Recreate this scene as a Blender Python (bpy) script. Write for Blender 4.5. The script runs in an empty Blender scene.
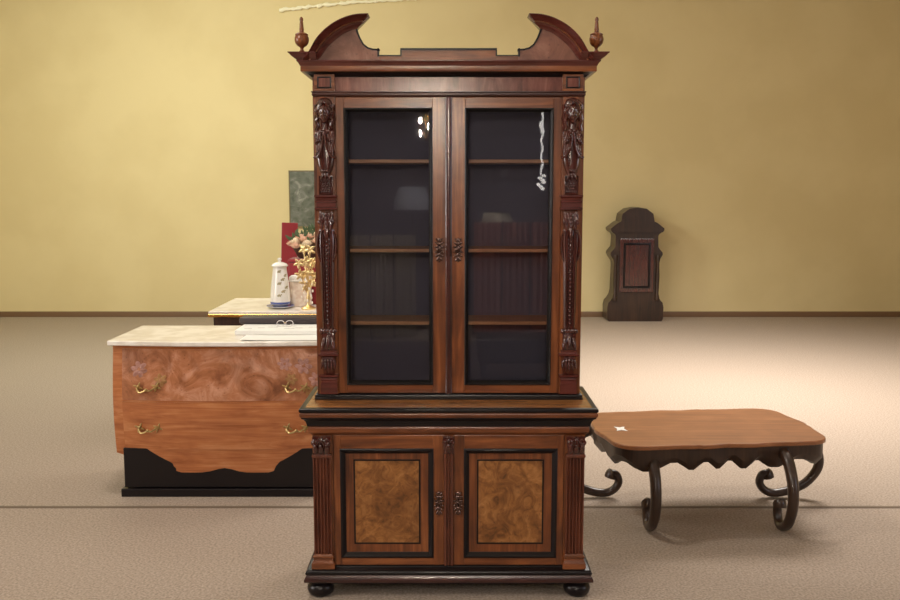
import bpy, bmesh, math, random
from mathutils import Vector, Matrix
random.seed(7)
PI = math.pi
S = bpy.context.scene
COL = S.collection

# ------------------------------------------------------------------ camera
cam_d = bpy.data.cameras.new('camera'); cam = bpy.data.objects.new('camera', cam_d); COL.objects.link(cam)
cam.location = (0, -3.92, 1.833)
cam.rotation_euler = (PI/2 - math.atan(108/909), 0, 0)
cam_d.sensor_width = 36; cam_d.lens = 36*909/900; cam_d.clip_end = 100
S.camera = cam
# ------------------------------------------------------------------ world, exposure
W = bpy.data.worlds.new('world'); S.world = W; W.use_nodes = True
W.node_tree.nodes['Background'].inputs[0].default_value = (1, .93, .82, 1)
W.node_tree.nodes['Background'].inputs[1].default_value = 0.0
S.view_settings.view_transform = 'Standard'; S.view_settings.look = 'None'
S.view_settings.gamma = 1; S.view_settings.use_curve_mapping = False
S.view_settings.exposure = 0.0
# ------------------------------------------------------------------ front ceiling light, and area lights added to brighten the room
def area(name, loc, aim, sx, sy, power, col):
    d = bpy.data.lights.new(name, 'AREA'); d.shape = 'RECTANGLE'; d.size = sx; d.size_y = sy
    d.energy = power; d.color = col
    o = bpy.data.objects.new(name, d); COL.objects.link(o); o.location = loc
    o.rotation_euler = (Vector(aim)-Vector(loc)).to_track_quat('-Z', 'Y').to_euler()
    return o
area('ceiling_panel_front', (-2.8, -2.6, 4.7), (0, .3, 1.0), 1.6, 1.4, 110, (1, .92, .82))
area('wall_fill_rear_left', (-3.6, 5.2, 4.7), (-3.4, 7.6, 1.2), 2.4, 1.4, 300, (.97, 1, .84))  # area light added to brighten the left wall
area('floor_fill_rear_right', (3.0, 4.2, 4.72), (2.7, 4.3, 0), 2.2, 2.2, 240, (1, .93, .86)).data.spread = 1.9  # area light added to brighten the far floor on the right
area('display_fill', (-1.6, 1.0, 4.6), (-1.25, 2.9, .9), .5, .5, 70, (1, .93, .84))  # area light added to brighten the things on the console table
area('cool_fill_right', (6.6, -3.0, 2.4), (0, .2, 1.8), 2.0, 2.6, 60, (.86, .86, 1))  # cool light added for lilac reflections; this wall has no window
area('side_fill_left', (-6.6, -2.0, 2.2), (0, .2, 1.4), 1.4, 2.2, 150, (1, .95, .92))  # area light added from the left; this wall has no window
area('mirror_fill_far_front', (.2, -6.8, 4.72), (.2, -7.6, 0), 1.6, 1.2, 150, (1, .93, .86))  # area light added to brighten what the door glass reflects

# ------------------------------------------------------------------ materials
def nm(name):
    m = bpy.data.materials.new(name); m.use_nodes = True
    nt = m.node_tree; b = nt.nodes['Principled BSDF']
    return m, nt, b
def plain(name, col, rough=.5, metal=0, coat=0, spec=.5, bump=0, bscale=60, sheen=0):
    m, nt, b = nm(name)
    b.inputs['Base Color'].default_value = (*col, 1); b.inputs['Roughness'].default_value = rough
    b.inputs['Metallic'].default_value = metal; b.inputs['Coat Weight'].default_value = coat
    b.inputs['Coat Roughness'].default_value = .15
    b.inputs['Specular IOR Level'].default_value = spec; b.inputs['Sheen Weight'].default_value = sheen
    if bump:
        n = nt.nodes.new('ShaderNodeTexNoise'); n.inputs['Scale'].default_value = bscale; n.inputs['Detail'].default_value = 6
        tc = nt.nodes.new('ShaderNodeTexCoord'); nt.links.new(tc.outputs['Object'], n.inputs['Vector'])
        bp = nt.nodes.new('ShaderNodeBump'); bp.inputs['Strength'].default_value = bump; bp.inputs['Distance'].default_value = .01
        nt.links.new(n.outputs['Fac'], bp.inputs['Height']); nt.links.new(bp.outputs['Normal'], b.inputs['Normal'])
    return m
def ramp(nt, stops):
    r = nt.nodes.new('ShaderNodeValToRGB'); e = r.color_ramp.elements
    while len(e) < len(stops): e.new(.5)
    for k, (p, c) in enumerate(stops): e[k].position = p; e[k].color = (*c, 1)
    return r
def wood(name, dark, mid, light, axis='z', rough=.3, coat=.25, across=26, along=1.6, dist=1.2, fig=.5):
    m, nt, b = nm(name); L = nt.links
    tc = nt.nodes.new('ShaderNodeTexCoord'); oi = nt.nodes.new('ShaderNodeObjectInfo')
    sh = nt.nodes.new('ShaderNodeVectorMath'); sh.operation = 'ADD'
    mu = nt.nodes.new('ShaderNodeMath'); mu.operation = 'MULTIPLY'; mu.inputs[1].default_value = 13.7
    L.new(oi.outputs['Random'], mu.inputs[0]); L.new(tc.outputs['Object'], sh.inputs[0]); L.new(mu.outputs[0], sh.inputs[1])
    mp = nt.nodes.new('ShaderNodeMapping'); sc = [across]*3; sc['xyz'.index(axis)] = along
    mp.inputs['Scale'].default_value = sc; L.new(sh.outputs[0], mp.inputs['Vector'])
    n1 = nt.nodes.new('ShaderNodeTexNoise'); n1.inputs['Scale'].default_value = 1; n1.inputs['Detail'].default_value = 7
    n1.inputs['Roughness'].default_value = .62; n1.inputs['Distortion'].default_value = dist; L.new(mp.outputs[0], n1.inputs['Vector'])
    n2 = nt.nodes.new('ShaderNodeTexNoise'); n2.inputs['Scale'].default_value = 4.5; n2.inputs['Detail'].default_value = 3; n2.inputs['Distortion'].default_value = .8
    L.new(sh.outputs[0], n2.inputs['Vector'])
    mx = nt.nodes.new('ShaderNodeMix'); mx.data_type = 'FLOAT'; mx.inputs[0].default_value = fig*.6
    L.new(n1.outputs['Fac'], mx.inputs[2]); L.new(n2.outputs['Fac'], mx.inputs[3])
    r = ramp(nt, [(.34, dark), (.5, mid), (.66, light)]); L.new(mx.outputs[0], r.inputs[0]); L.new(r.outputs[0], b.inputs['Base Color'])
    b.inputs['Roughness'].default_value = rough; b.inputs['Coat Weight'].default_value = coat; b.inputs['Coat Roughness'].default_value = .18
    bp = nt.nodes.new('ShaderNodeBump'); bp.inputs['Strength'].default_value = .05; bp.inputs['Distance'].default_value = .003
    L.new(n1.outputs['Fac'], bp.inputs['Height']); L.new(bp.outputs[0], b.inputs['Normal'])
    return m
def burl(name, dark, mid, light, scale=13):
    m, nt, b = nm(name); L = nt.links
    tc = nt.nodes.new('ShaderNodeTexCoord'); oi = nt.nodes.new('ShaderNodeObjectInfo')
    sh = nt.nodes.new('ShaderNodeVectorMath'); sh.operation = 'ADD'
    mu = nt.nodes.new('ShaderNodeMath'); mu.operation = 'MULTIPLY'; mu.inputs[1].default_value = 9.1
    L.new(oi.outputs['Random'], mu.inputs[0]); L.new(tc.outputs['Object'], sh.inputs[0]); L.new(mu.outputs[0], sh.inputs[1])
    n1 = nt.nodes.new('ShaderNodeTexNoise'); n1.inputs['Scale'].default_value = scale; n1.inputs['Detail'].default_value = 9
    n1.inputs['Roughness'].default_value = .68; n1.inputs['Distortion'].default_value = 1.6; L.new(sh.outputs[0], n1.inputs['Vector'])
    r = ramp(nt, [(.3, dark), (.5, mid), (.68, light)]); L.new(n1.outputs['Fac'], r.inputs[0])
    v = nt.nodes.new('ShaderNodeTexVoronoi'); v.inputs['Scale'].default_value = 34; L.new(sh.outputs[0], v.inputs['Vector'])
    r2 = ramp(nt, [(.05, (.35, .3, .28)), (.2, (1, 1, 1))]); L.new(v.outputs['Distance'], r2.inputs[0])
    mx = nt.nodes.new('ShaderNodeMix'); mx.data_type = 'RGBA'; mx.blend_type = 'MULTIPLY'; mx.inputs[0].default_value = .55
    L.new(r.outputs[0], mx.inputs[6]); L.new(r2.outputs[0], mx.inputs[7]); L.new(mx.outputs[2], b.inputs['Base Color'])
    n3 = nt.nodes.new('ShaderNodeTexNoise'); n3.inputs['Scale'].default_value = 5.5; n3.inputs['Detail'].default_value = 4; n3.inputs['Distortion'].default_value = 1; L.new(sh.outputs[0], n3.inputs['Vector'])
    r3 = ramp(nt, [(.36, (.45, .38, .34)), (.55, (1, 1, 1))]); L.new(n3.outputs['Fac'], r3.inputs[0])
    m2 = nt.nodes.new('ShaderNodeMix'); m2.data_type = 'RGBA'; m2.blend_type = 'MULTIPLY'; m2.inputs[0].default_value = .6
    L.new(mx.outputs[2], m2.inputs[6]); L.new(r3.outputs[0], m2.inputs[7]); L.new(m2.outputs[2], b.inputs['Base Color'])
    b.inputs['Roughness'].default_value = .3; b.inputs['Coat Weight'].default_value = .25
    return m
def mottled(name, c1, c2, scale, rough=.8, bump=.3, detail=8, bdist=.01, lo=.4, hi=.6):
    m, nt, b = nm(name); L = nt.links
    tc = nt.nodes.new('ShaderNodeTexCoord')
    n = nt.nodes.new('ShaderNodeTexNoise'); n.inputs['Scale'].default_value = scale; n.inputs['Detail'].default_value = detail
    L.new(tc.outputs['Object'], n.inputs['Vector'])
    r = ramp(nt, [(lo, c1), (hi, c2)]); L.new(n.outputs['Fac'], r.inputs[0]); L.new(r.outputs[0], b.inputs['Base Color'])
    b.inputs['Roughness'].default_value = rough
    if bump:
        bp = nt.nodes.new('ShaderNodeBump'); bp.inputs['Strength'].default_value = bump; bp.inputs['Distance'].default_value = bdist
        L.new(n.outputs['Fac'], bp.inputs['Height']); L.new(bp.outputs[0], b.inputs['Normal'])
    return m
WD, WM, WL = (.062, .017, .006), (.168, .048, .014), (.31, .10, .030)
walnut_v = wood('walnut_upright', WD, WM, WL, 'z')
walnut_h = wood('walnut_crosswise', WD, WM, WL, 'x')
walnut_top = wood('walnut_top', (.18, .065, .022), (.30, .125, .040), (.42, .19, .065), 'x', rough=.25)
figured = wood('figured_veneer', (.085, .024, .015), (.17, .052, .034), (.27, .10, .07), 'z', across=16, along=2.2, dist=2.2, rough=.22, coat=.5)
burl_w = burl('burl_veneer', (.105, .036, .008), (.28, .11, .028), (.43, .195, .062), 15)
tymp_w = burl('tympanum_veneer', (.16, .058, .036), (.26, .105, .065), (.36, .165, .11), 7)
mahog = wood('dark_mahogany', (.028, .006, .0045), (.062, .0125, .0085), (.10, .022, .015), 'z', rough=.22, coat=.9)
mahog_h = wood('dark_mahogany_crosswise', (.05, .011, .008), (.105, .022, .016), (.15, .036, .026), 'x', rough=.22, coat=.5)
mahog_x = wood('plinth_mahogany', (.022, .006, .005), (.045, .011, .008), (.075, .019, .013), 'x', rough=.28, coat=.4)
pilaster_w = wood('red_walnut', (.05, .013, .008), (.115, .031, .016), (.17, .05, .025), 'z', rough=.26, coat=.4)
ebony = plain('ebonised_wood', (.008, .0055, .0065), .30, spec=.35)
ebony_in = plain('ebonised_inner', (.008, .006, .006), .3, spec=.4)
bronze = plain('dark_bronze', (.20, .13, .115), .2, metal=1)
lining = plain('blue_grey_lining', (.100, .096, .135), .7)
inner_w = wood('inner_wood', (.04, .016, .009), (.075, .028, .014), (.12, .048, .022), 'z', rough=.5, coat=0)
shelf_w = wood('shelf_wood', (.34, .15, .06), (.52, .24, .10), (.62, .31, .14), 'x', rough=.4, coat=.1)
def pane_mat():
    m = bpy.data.materials.new('window_glass'); m.use_nodes = True; nt = m.node_tree; nt.nodes.clear()
    o = nt.nodes.new('ShaderNodeOutputMaterial'); t = nt.nodes.new('ShaderNodeBsdfTransparent'); g = nt.nodes.new('ShaderNodeBsdfGlossy')
    t.inputs[0].default_value = (.93, .93, .95, 1); g.inputs['Roughness'].default_value = .012
    f = nt.nodes.new('ShaderNodeFresnel'); f.inputs[0].default_value = 1.5
    mx = nt.nodes.new('ShaderNodeMixShader')
    for a, b_ in ((f.outputs[0], mx.inputs[0]), (t.outputs[0], mx.inputs[1]), (g.outputs[0], mx.inputs[2]), (mx.outputs[0], o.inputs[0])): nt.links.new(a, b_)
    return m
glass = pane_mat()
wall_m = mottled('yellow_plaster', (.68, .56, .30), (.72, .60, .33), 1.1, .75, .12, 5, .004)
ceil_m = plain('ceiling_paint', (.72, .68, .58), .8)
rear_m = plain('mauve_wall', (.13, .115, .14), .8)
carpet_m = mottled('beige_carpet', (.25, .195, .152), (.42, .345, .28), 85, .95, .5, 10, .004, .34, .66)
strip_m = plain('dark_floor_strip', (.16, .12, .085), .9)
base_m = plain('brown_skirting', (.16, .085, .04), .5)
gilt = plain('gilt_metal', (.80, .50, .16), .25, metal=1)
old_gilt = plain('worn_gilt', (.46, .33, .14), .35, metal=1)
marble = mottled('pale_marble', (.74, .68, .60), (.86, .82, .76), 9, .18, 0, 8)
porcelain = plain('white_porcelain', (.80, .79, .74), .15, coat=.4)
blue_gl = plain('blue_glaze', (.10, .13, .34), .2, coat=.4)
green_gl = plain('olive_glaze', (.34, .30, .17), .3, coat=.3)
paper = plain('white_paper', (.82, .82, .78), .6)
ink = plain('grey_print', (.30, .30, .30), .7)
black_l = plain('dark_leather', (.035, .024, .026), .45)
crimson = plain('crimson_velvet', (.26, .012, .020), .7, sheen=.3)
rose_m = plain('blush_petal', (.72, .46, .33), .6); rose_c = plain('cream_petal', (.80, .66, .48), .6)
leaf_m = plain('dark_green_leaf', (.06, .10, .04), .5)
basket_m = plain('dark_wicker', (.065, .03, .018), .6, bump=.8, bscale=90)
pink_box = mottled('pale_pink_paper', (.66, .52, .42), (.78, .68, .58), 30, .6, 0)
lace_m = mottled('white_lace', (.70, .68, .64), (.88, .87, .84), 60, .8, .5)
marq = burl('marquetry_veneer', (.20, .065, .022), (.42, .16, .07), (.60, .31, .20), 5.2)
marq_d = wood('drawer_veneer', (.30, .09, .028), (.44, .15, .05), (.56, .24, .10), 'x', rough=.22, coat=.5)
inlay_m = burl('mauve_inlay', (.30, .13, .09), (.44, .22, .18), (.56, .33, .28), 20); inlay_g = burl('straw_inlay', (.30, .13, .04), (.42, .22, .08), (.52, .32, .13), 20)
dark_w = wood('dark_oak', (.013, .007, .004), (.030, .013, .007), (.052, .024, .012), 'z', rough=.4)
brown_top = wood('table_top_wood', (.20, .075, .028), (.30, .115, .042), (.40, .17, .07), 'x', rough=.35)

# ------------------------------------------------------------------ mesh helper
class MB:
    def __init__(s): s.b = bmesh.new()
    def _v(s, pts): return [s.b.verts.new(p) for p in pts]
    def face(s, vs):
        try: return s.b.faces.new(vs)
        except ValueError: return None
    def box(s, x0, x1, y0, y1, z0, z1, bev=0):
        t = bmesh.new(); v = [t.verts.new((x, y, z)) for x in (x0, x1) for y in (y0, y1) for z in (z0, z1)]
        for q in ((0, 1, 3, 2), (4, 6, 7, 5), (0, 4, 5, 1), (2, 3, 7, 6), (0, 2, 6, 4), (1, 5, 7, 3)): t.faces.new([v[i] for i in q])
        if bev: bmesh.ops.bevel(t, geom=t.edges[:], offset=bev, segments=2, affect='EDGES', profile=.5)
        s.merge(t); return s
    def merge(s, t, M=None):
        mp = {}
        for v in t.verts: mp[v] = s.b.verts.new(M @ v.co if M else v.co)
        for f in t.faces: s.face([mp[v] for v in f.verts])
        t.free()
    def prism(s, poly, d0, d1, plane='xz'):
        def P(a, c, d): return {'xz': (a, d, c), 'xy': (a, c, d), 'yz': (d, a, c)}[plane]
        A = s._v([P(a, c, d0) for a, c in poly]); B = s._v([P(a, c, d1) for a, c in poly])
        n = len(poly)
        for i in range(n): s.face([A[i], A[(i+1) % n], B[(i+1) % n], B[i]])
        s.face(A[::-1]); s.face(B); return s
    def lathe(s, prof, c=(0, 0, 0), seg=24, sx=1, sy=1):
        rings = []
        for r, z in prof:
            rings.append(s._v([(c[0]+sx*r*math.cos(2*PI*k/seg), c[1]+sy*r*math.sin(2*PI*k/seg), c[2]+z) for k in range(seg)]))
        for a, b in zip(rings, rings[1:]):
            for k in range(seg): s.face([a[k], a[(k+1) % seg], b[(k+1) % seg], b[k]])
        s.face(rings[0][::-1]); s.face(rings[-1]); return s
    def sweep(s, path, prof, closed=False):
        """moulding: path in plan (x, y), walked so that outward is on its right; prof = closed outline of (outward, z)"""
        n = len(path); rings = []
        for i, p in enumerate(path):
            p = Vector(p)
            din = (p-Vector(path[i-1])).normalized() if (i > 0 or closed) else None
            dout = (Vector(path[(i+1) % n])-p).normalized() if (i < n-1 or closed) else None
            din = din or dout; dout = dout or din
            n1 = Vector((din.y, -din.x)); n2 = Vector((dout.y, -dout.x))
            m = (n1+n2); m = m/max(.2, m.dot(n1)) if m.length > 1e-6 else n1
            rings.append(s._v([(p.x+m.x*o, p.y+m.y*o, z) for o, z in prof]))
        k = len(prof)
        for i in range(n if closed else n-1):
            a, b = rings[i], rings[(i+1) % n]
            for j in range(k): s.face([a[j], a[(j+1) % k], b[(j+1) % k], b[j]])
        if not closed: s.face(rings[0]); s.face(rings[-1][::-1])
        return s
    def ring(s, x0, x1, z0, z1, prof):
        """picture-frame moulding round a rectangle in the x-z plane; prof = closed outline of (inward offset, y)"""
        rings = []
        for sx, sz, x, z in ((1, 1, x0, z0), (-1, 1, x1, z0), (-1, -1, x1, z1), (1, -1, x0, z1)):
            rings.append(s._v([(x+sx*o, y, z+sz*o) for o, y in prof]))
        k = len(prof)
        for i in range(4):
            a, b = rings[i], rings[(i+1) % 4]
            for j in range(k): s.face([a[j], a[(j+1) % k], b[(j+1) % k], b[j]])
        return s
    def ell(s, c, r, rot=None, seg=14, rings=9, f=None):
        t = bmesh.new(); bmesh.ops.create_uvsphere(t, u_segments=seg, v_segments=rings, radius=1)
        for v in t.verts:
            if f: v.co = f(v.co.copy())
            v.co = Vector((v.co.x*r[0], v.co.y*r[1], v.co.z*r[2]))
        M = Matrix.Translation(c) @ (rot if rot else Matrix.Identity(4)); s.merge(t, M); return s
    def leaf(s, c, ln, w, th, ang=0, curl=.4):
        """carved leaf pointing down at ang=0, in front of a surface; c = its root; tip curls towards -y"""
        def f(v):
            t = (1-v.z)/2; v.x *= (1.15-.55*t)*(1+.0); v.y -= curl*t*t*1.5; v.y -= .25*abs(v.x)
            return v
        R = Matrix.Rotation(ang, 4, 'Y')
        off = R @ Vector((0, 0, -ln/2))
        return s.ell(Vector(c)+off, (w/2, th, ln/2), R, 12, 8, f)
    def tube(s, pts, rad, seg=10):
        pts = [Vector(p) for p in pts]; n = len(pts)
        if not hasattr(rad, '__len__'): rad = [rad]*n
        prev = None; rings = []
        for i, p in enumerate(pts):
            d = (pts[min(i+1, n-1)]-pts[max(i-1, 0)]).normalized()
            if prev is None: a = d.orthogonal().normalized()
            else: a = (prev-d*prev.dot(d)).normalized()
            prev = a; b = d.cross(a)
            rings.append(s._v([p+(a*math.cos(2*PI*k/seg)+b*math.sin(2*PI*k/seg))*rad[i] for k in range(seg)]))
        for a, b in zip(rings, rings[1:]):
            for k in range(seg): s.face([a[k], a[(k+1) % seg], b[(k+1) % seg], b[k]])
        s.face(rings[0][::-1]); s.face(rings[-1]); return s
    def build(s, name, mat, parent=None, org=(0, 0, 0), smooth=True, ang=38, bevel=0):
        bmesh.ops.remove_doubles(s.b, verts=s.b.verts[:], dist=1e-6)
        bmesh.ops.recalc_face_normals(s.b, faces=s.b.faces[:])
        bmesh.ops.translate(s.b, verts=s.b.verts[:], vec=[-c for c in org])
        me = bpy.data.meshes.new(name); s.b.to_mesh(me); s.b.free()
        me.materials.append(mat)
        if smooth:
            me.polygons.foreach_set('use_smooth', [True]*len(me.polygons))
            me.set_sharp_from_angle(angle=math.radians(ang))
        o = bpy.data.objects.new(name, me); COL.objects.link(o)
        if parent is not None: o.parent = parent
        else: o.location = org
        if bevel:
            bv = o.modifiers.new('edge', 'BEVEL'); bv.width = bevel; bv.segments = 2; bv.limit_method = 'ANGLE'; bv.angle_limit = math.radians(40)
        return o
def arc(cx, cy, r, a0, a1, n): return [(cx+r*math.cos(a0+(a1-a0)*k/n), cy+r*math.sin(a0+(a1-a0)*k/n)) for k in range(n+1)]
def tag(o, label, cat, group=None):
    o['label'] = label; o['category'] = cat
    if group: o['group'] = group
    return o
def thing(name, loc, label, cat, group=None):
    o = bpy.data.objects.new(name, None); COL.objects.link(o); o.location = loc; o.empty_display_size = .1
    return tag(o, label, cat, group)
def struct(o): o['kind'] = 'structure'; return o
def smoothline(pts, n=6):
    """Catmull-Rom through pts"""
    P = [Vector(p) for p in pts]; out = []
    for i in range(len(P)-1):
        a, b, c, d = P[max(i-1, 0)], P[i], P[i+1], P[min(i+2, len(P)-1)]
        for k in range(n):
            t = k/n
            out.append(.5*((2*b)+(c-a)*t+(2*a-5*b+4*c-d)*t*t+(3*b-a-3*c+d)*t**3))
    out.append(P[-1]); return out

# ------------------------------------------------------------------ room
RX, RYB, RYF, RZ = 7.6, 9.4, -9.2, 4.8
struct(MB().box(-RX-.2, RX+.2, RYF-.2, RYB+.2, -.12, 0).build('floor', carpet_m, smooth=False))
struct(MB().box(-RX-.2, RX+.2, RYF-.2, RYB+.2, RZ, RZ+.12).build('ceiling', ceil_m, smooth=False))
struct(MB().box(-RX, RX, RYB, RYB+.15, 0, RZ).build('wall_back', wall_m, smooth=False))
struct(MB().box(-RX-.15, -RX, RYF, RYB, 0, RZ).build('wall_left', wall_m, smooth=False))
struct(MB().box(RX, RX+.15, RYF, RYB, 0, RZ).build('wall_right', wall_m, smooth=False))
struct(MB().box(-RX, RX, RYF-.15, RYF, 0, RZ).build('wall_front', rear_m, smooth=False))
struct(MB().prism([(RYB, 0), (RYB-.016, 0), (RYB-.016, .065), (RYB-.008, .08), (RYB, .08)], -RX, RX, 'yz').build('baseboard_back', base_m))
struct(MB().box(-RX, RX, 1.205, 1.235, 0, .004).build('floor_strip_1', strip_m, smooth=False))  # thin dark strip across the carpet

# ------------------------------------------------------------------ the bookcase
X0 = -.006
ORG = (X0, .24, 0)
cab = thing('display_bookcase', ORG, 'tall carved walnut bookcase with glazed doors above and burl doors below', 'bookcase')
def part(mb, name, mat, parent=cab, **k):
    # everything is modelled about x = 0 with the ledge front at y = 0
    return mb.build(name, mat, parent, (0, ORG[1], 0), **k)
U = lambda hx, yf, yb=.47: [(-hx, yb), (-hx, yf), (hx, yf), (hx, yb)]      # plan path left-back, front, right-back (outward on the right)
SG = (-1, 1)
# feet and plinth
bun = [(.030, 0), (.046, .003), (.057, .014), (.0615, .030), (.060, .044), (.052, .056), (.042, .062), (.042, .084)]
for sx in SG:
    for y in (.075, .40): part(MB().lathe(bun, (sx*.588, y, 0), 28), 'bun_foot', ebony)
part(MB().box(-.605, .605, .062, .465, .050, .09), 'bottom_board', ebony, smooth=False)  # black board: the shade under the plinth is put into its colour
part(MB().sweep(U(.611, .05), [(-.02, .078), (.040, .078), (.043, .082), (.042, .092), (.036, .104), (.032, .110), (-.02, .110)]), 'plinth', mahog_x)
part(MB().sweep(U(.611, .05), [(-.02, .110), (.032, .110), (.036, .114), (.037, .121), (.034, .128), (.026, .133), (.014, .137), (.008, .145), (-.02, .145)]), 'plinth_moulding', ebony)
for x0, x1 in ((-.611, -.590), (.590, .611)): part(MB().box(x0, x1, .052, .47, .14, .77), 'case_side', walnut_v, smooth=False)
for x0, x1 in ((-.59, -.518), (.518, .59), (-.0205, .0205)): part(MB().box(x0, x1, .05, .08, .14, .765), 'case_stile', walnut_v, smooth=False)
part(MB().box(-.59, .59, .05, .08, .752, .768), 'case_rail', walnut_h, smooth=False)
for z in (.14, .75): part(MB().box(-.59, .59, .08, .455, z, z+.02), 'case_board', inner_w, smooth=False)
part(MB().box(-.59, .59, .455, .47, .14, .77), 'case_back', inner_w, smooth=False)
def frame_part(name): 
    o = bpy.data.objects.new(name, None); COL.objects.link(o); o.parent = cab; o.empty_display_size = .05; return o
def escutcheon(x, zc, y, parent, s=1.0):
    m = MB(); h = .052*s
    m.ell((x, y, zc), (.014*s, .0045, .030*s))
    for dz, w, l in ((.040, .010, .020), (-.042, .010, .024), (.026, .017, .012), (-.026, .016, .013), (0, .019, .012)):
        m.ell((x, y-.002, zc+dz*s), (w*.85*s, .005, l*.68*s))
    for sx in SG:
        for dz, a in ((.034, .5), (.022, .9), (.008, 1.35), (-.008, 1.8), (-.020, 2.25), (-.034, 2.7)):
            m.leaf((x+sx*.004*s, y-.002, zc+dz*s), .021*s, .010*s, .0045, -sx*(PI-a), .7)
    m.tube([(x, y-.004, zc+.016*s), (x, y-.016, zc+.014*s), (x, y-.018, zc+.004*s)], .003*s, 8)
    m.tube([(x+.007*s*math.sin(t), y-.016, zc-.006*s+.011*s*math.cos(t)) for t in [2*PI*k/14 for k in range(15)]], .0022*s, 6)
    m.ell((x, y-.016, zc-.021*s), (.0045*s, .004, .008*s))
    return part(m, 'escutcheon', bronze, parent)
for sx in SG:
    a, b = .0215, .5165
    X = (lambda u, v: (min(sx*u, sx*v), max(sx*u, sx*v)))
    dr = frame_part('lower_door')
    for u, v in ((a, .0705), (.4855, b)):
        x0, x1 = X(u, v); part(MB().box(x0, x1, .046, .07, .148, .752, .0015), 'stile', walnut_v, dr, smooth=False)
    x0, x1 = X(.0705, .4855)
    for z0, z1 in ((.148, .186), (.689, .752)): part(MB().box(x0, x1, .046, .07, z0, z1, .0015), 'rail', walnut_h, dr, smooth=False)
    part(MB().box(x0, x1, .054, .064, .186, .689), 'panel_field', walnut_v, dr, smooth=False)
    x0, x1 = X(.068, .488)
    part(MB().ring(x0, x1, .183, .692, [(0, .046), (0, .040), (.004, .036), (.009, .035), (.012, .038), (.016, .041), (.019, .046), (.024, .05), (.024, .055), (0, .055)]), 'panel_moulding', ebony, dr)
    x0, x1 = X(.1275, .4285)
    part(MB().ring(x0, x1, .2445, .6395, [(0, .054), (0, .0515), (.003, .0505), (.007, .0515), (.007, .054)]), 'panel_inlay', ebony, dr)
    part(MB().box(x0+.006, x1-.006, .0525, .054, .2505, .6335), 'burl_panel', burl_w, dr, smooth=False)
    escutcheon(sx*.0435, .441, .044, dr, 1.0)
def volute(m, x, y, z, r, sx):
    pts = []
    for k in range(22):
        t = k/21*2.1*2*PI; q = r*(1-.8*k/21)
        pts.append((x+sx*q*math.cos(t+PI/2), y-.006*k/21, z+q*math.sin(t+PI/2)))
    m.tube(pts, [r*.30*(1-.4*k/21) for k in range(22)], 7)
def capital(x, hw, z0, z1, y, name, parent):
    m = MB(); h = z1-z0
    m.prism([(x-hw*.86, z0), (x-hw*.92, z0+h*.5), (x-hw, z1-.008), (x-hw, z1), (x+hw, z1), (x+hw, z1-.008), (x+hw*.92, z0+h*.5), (x+hw*.86, z0)], y+.002, y+.03)
    n = 3 if hw > .03 else 1
    for k in range(n):
        u = x+(k-(n-1)/2)*hw*.62
        m.leaf((u, y-.003, z0+.004), h*.60, hw*.60 if n > 1 else hw*1.1, .009, PI, 1.0)
        m.ell((u, y-.018, z0+h*.55), (hw*.17, .007, .008), None, 8, 6)
    for k in (-1, 1):
        m.leaf((x+k*hw*.35, y+.002, z0+h*.35), h*.5, hw*.5, .008, PI-k*.3, 1.0)
        volute(m, x+k*hw*.72, y-.012, z1-.020, .016 if hw > .03 else .010, k)
    m.ell((x, y-.005, z1-.016), (hw*.26, .008, .011))
    for k in range(5):
        a = k*2*PI/5; m.ell((x+hw*.25*math.cos(a), y-.004, z1-.016+hw*.25*math.sin(a)), (hw*.14, .005, hw*.14), None, 8, 6)
    return part(m, name, mahog, parent)
def fluted(x, hw, y, yb, z0, z1, nf, fw, fd):
    """pilaster shaft with nf round flutes cut in its face"""
    poly = [(x-hw, yb), (x-hw, y)]
    for k in range(nf):
        c = x+(k-(nf-1)/2)*fw*1.38
        poly += [(c-fw/2*math.cos(PI*j/6), y+fd*math.sin(PI*j/6)) for j in range(7)]
    poly += [(x+hw, y), (x+hw, yb)]
    return MB().prism(poly, z0, z1, 'xy')
for sx in SG:
    x = sx*.568
    pl = part(fluted(x, .040, .034, .056, .20, .668, 5, .0108, .009), 'fluted_pilaster', pilaster_w, ang=30)
    R = lambda hx, yf: [(x-hx, .052), (x-hx, yf), (x+hx, yf), (x+hx, .052)]
    part(MB().sweep(R(.040, .034), [(-.03, .137), (.012, .137), (.012, .160), (.0105, .164), (.004, .176), (.003, .184), (.007, .187), (.007, .193), (.002, .197), (.0, .203), (-.03, .203)]), 'pilaster_base', walnut_h, pl)
    part(MB().sweep(R(.040, .034), [(-.03, .652), (.001, .652), (.004, .656), (.004, .664), (.001, .668), (-.03, .668)]), 'necking', pilaster_w, pl)
    capital(x, .041, .668, .748, .030, 'capital', pl)
cs = part(fluted(0, .0205, .038, .056, .148, .668, 2, .009, .006), 'centre_strip', pilaster_w, ang=30)
capital(0, .026, .672, .748, .034, 'capital', cs)
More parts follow.
